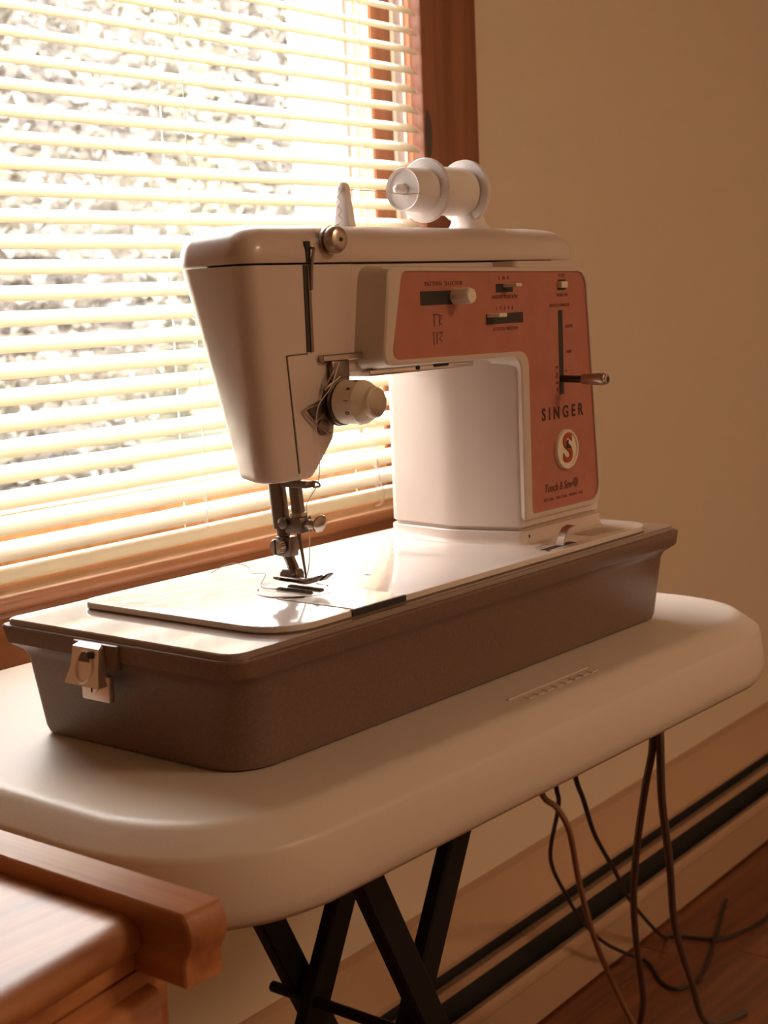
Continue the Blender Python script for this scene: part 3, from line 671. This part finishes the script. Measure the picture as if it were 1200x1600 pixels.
for y0, x0, x1 in ((.0045, .372, .404), (.0015, .378, .400), (.0190, .366, .380), (.0240, .372, .392)):
    ln.box(x0, x1, y0, y0 + .0006, BZ - .0003, BZ + .00012)
ln.done('printed_lines', 'print', sm)

# ------------------------------------------------------------------ thread spool, cap, loose thread
sp = thing('thread_spool', 'white spool of thread lying on the horizontal pin of the machine', 'spool', (.380, .110, SZ - .0265))
B().lathe((.3585, .110, SZ), (1, 0, 0), [(0, .0190), (.0015, .0196), (.0430, .0200), (.0448, .0190)], 40).done('wound_thread', 'thread', sp)
B().lathe((.3560, .110, SZ), (1, 0, 0), [(0, .0060), (0, .0170), (.0470, .0170), (.0470, .0060)], 28, False, False).done('core', 'plastic_white', sp)
cp = thing('spool_retainer', 'pale plastic flanged retainer pushed onto the pin end left of the spool', 'spool retainer', (.340, .110, SZ - .0270))
B().lathe((.3235, .110, SZ), (1, 0, 0), [(.0024, .0046), (.0022, .0150), (.0004, .0160), (0, .0168), (.0008, .0172), (.0030, .0170), (.0270, .0182), (.0275, .0184)], 44, False, False).done('barrel', 'plastic_white', cp)
B().lathe((.3505, .110, SZ), (1, 0, 0), [(0, .0182), (.0006, .0250), (.0018, .0259), (.0034, .0259), (.0046, .0250), (.0050, .0170), (.0050, .006)], 48, False, False).done('flange', 'plastic_white', cp)
B().tube([(.3650, .0900, .3760), (.3520, .0825, .3700), (.3380, .0890, .3700), (.3240, .0930, .3725), (.3050, .0980, .3722), (.2800, .1050, .3745), (.2480, .1100, .3748)], .00032, 5, sm=5).done('spool_thread', 'thread', None, 'fine white thread running from the spool to the upright guide', 'thread')
wv = []
for k in range(17):
    z = .3745 - k * (.3745 - .3475) / 16
    wv.append((.2462 - .0008 - k * .0001, .1100 - .0014 * math.sin(k * 1.55) - k * .0001, z))
wv += [(.2200, .0900, .3475), (.1850, .0640, .3440), (.1760, .0545, .3430)]
B().tube(wv, .00055, 5, sm=3).done('guide_thread', 'thread', None, 'crinkled white thread hanging down the upright guide to the round button', 'thread')
B().tube([(.1700, .0520, .2490), (.1600, .0520, .2320), (.1500, .0560, .2190), (.1480, .0570, .2000), (.1490, .0560, .1800), (.1500, .0600, .1640), (.1480, .0690, .1500), (.1480, .0690, .1400), (.1480, .0680, .1280), (.1475, .0690, .1080), (.1470, .0712, .0985)], .00035, 5, sm=4).done('needle_thread', 'thread', None, 'thread running from the tension dial down to the needle', 'thread')
zt = BZ + .0004
B().tube([(.1400, .0840, zt + .001), (.1330, .0960, zt + .0015), (.1450, .1160, zt), (.1650, .1300, zt + .004), (.1700, .1480, zt + .002), (.1780, .1620, zt + .005), (.1760, .1780, zt + .006), (.1640, .1870, zt)], .00035, 5, sm=5).done('loose_thread', 'thread_dark', None, 'loose thread tail lying across the bed behind the needle', 'thread')

# ------------------------------------------------------------------ cords
def cord(name, m, label, pts, r, sm_=6):
    return B().tube(pts, r, 8, sm=sm_).done(name, m, None, label, 'cord', 'cords behind the table')
EDGE = lambda y: [(.612, y + .01, .0066), (.636, y, .0046), (.656, y, -.008), (.6625, y, -.03), (.665, y, -.07)]   # over the right end of the table
cord('extension_cord', 'cord_tan', 'tan cord hanging over the table end with a gentle bend, leftmost of the cords', EDGE(.236) + [(.672, .240, -.16), (.700, .243, -.253), (.720, .235, -.278), (.740, .232, -.312), (.800, .258, -.399), (.870, .281, -.502), (.930, .291, -.587), (.980, .293, -.661), (1.02, .290, -.718), (1.08, .25, -.7205)], .0036)
cord('pedal_cord', 'cord_black', 'thin black cord that kinks outward then bends to the foot of the heater', EDGE(.215) + [(.675, .217, -.15), (.700, .223, -.242), (.740, .246, -.284), (.840, .324, -.394), (.950, .375, -.489), (1.050, .410, -.575), (1.140, .430, -.644), (1.250, .445, -.712), (1.262, .428, -.7215), (1.216, .380, -.7215), (1.211, .351, -.7215), (1.254, .342, -.7215), (1.342, .366, -.7215), (1.543, .439, -.7215)], .0027)
cord('lamp_cord', 'cord_black', 'black cord slanting down to the floor just left of the doubled brown cord', EDGE(.190) + [(.675, .192, -.15), (.700, .198, -.227), (.760, .225, -.279), (.850, .266, -.357), (.980, .317, -.456), (1.140, .387, -.570), (1.340, .448, -.712), (1.372, .436, -.7215), (1.395, .382, -.7215), (1.443, .362, -.7215), (1.521, .355, -.7215), (1.70, .37, -.7215)], .0029)
cord('power_cord', 'cord_brown', 'brown doubled cord, the strand that hangs nearly straight down', EDGE(.090) + [(.675, .088, -.160), (.700, .112, -.226), (.760, .157, -.317), (.830, .203, -.412), (.910, .246, -.516), (1.000, .289, -.633), (1.060, .326, -.712), (1.10, .30, -.7200)], .0042)
cord('power_cord', 'cord_brown', 'brown doubled cord, the strand that slants away to the right', EDGE(.078) + [(.675, .080, -.160), (.710, .098, -.240), (.800, .139, -.349), (.900, .187, -.473), (1.020, .230, -.598), (1.130, .264, -.714), (1.20, .24, -.7200)], .0044)
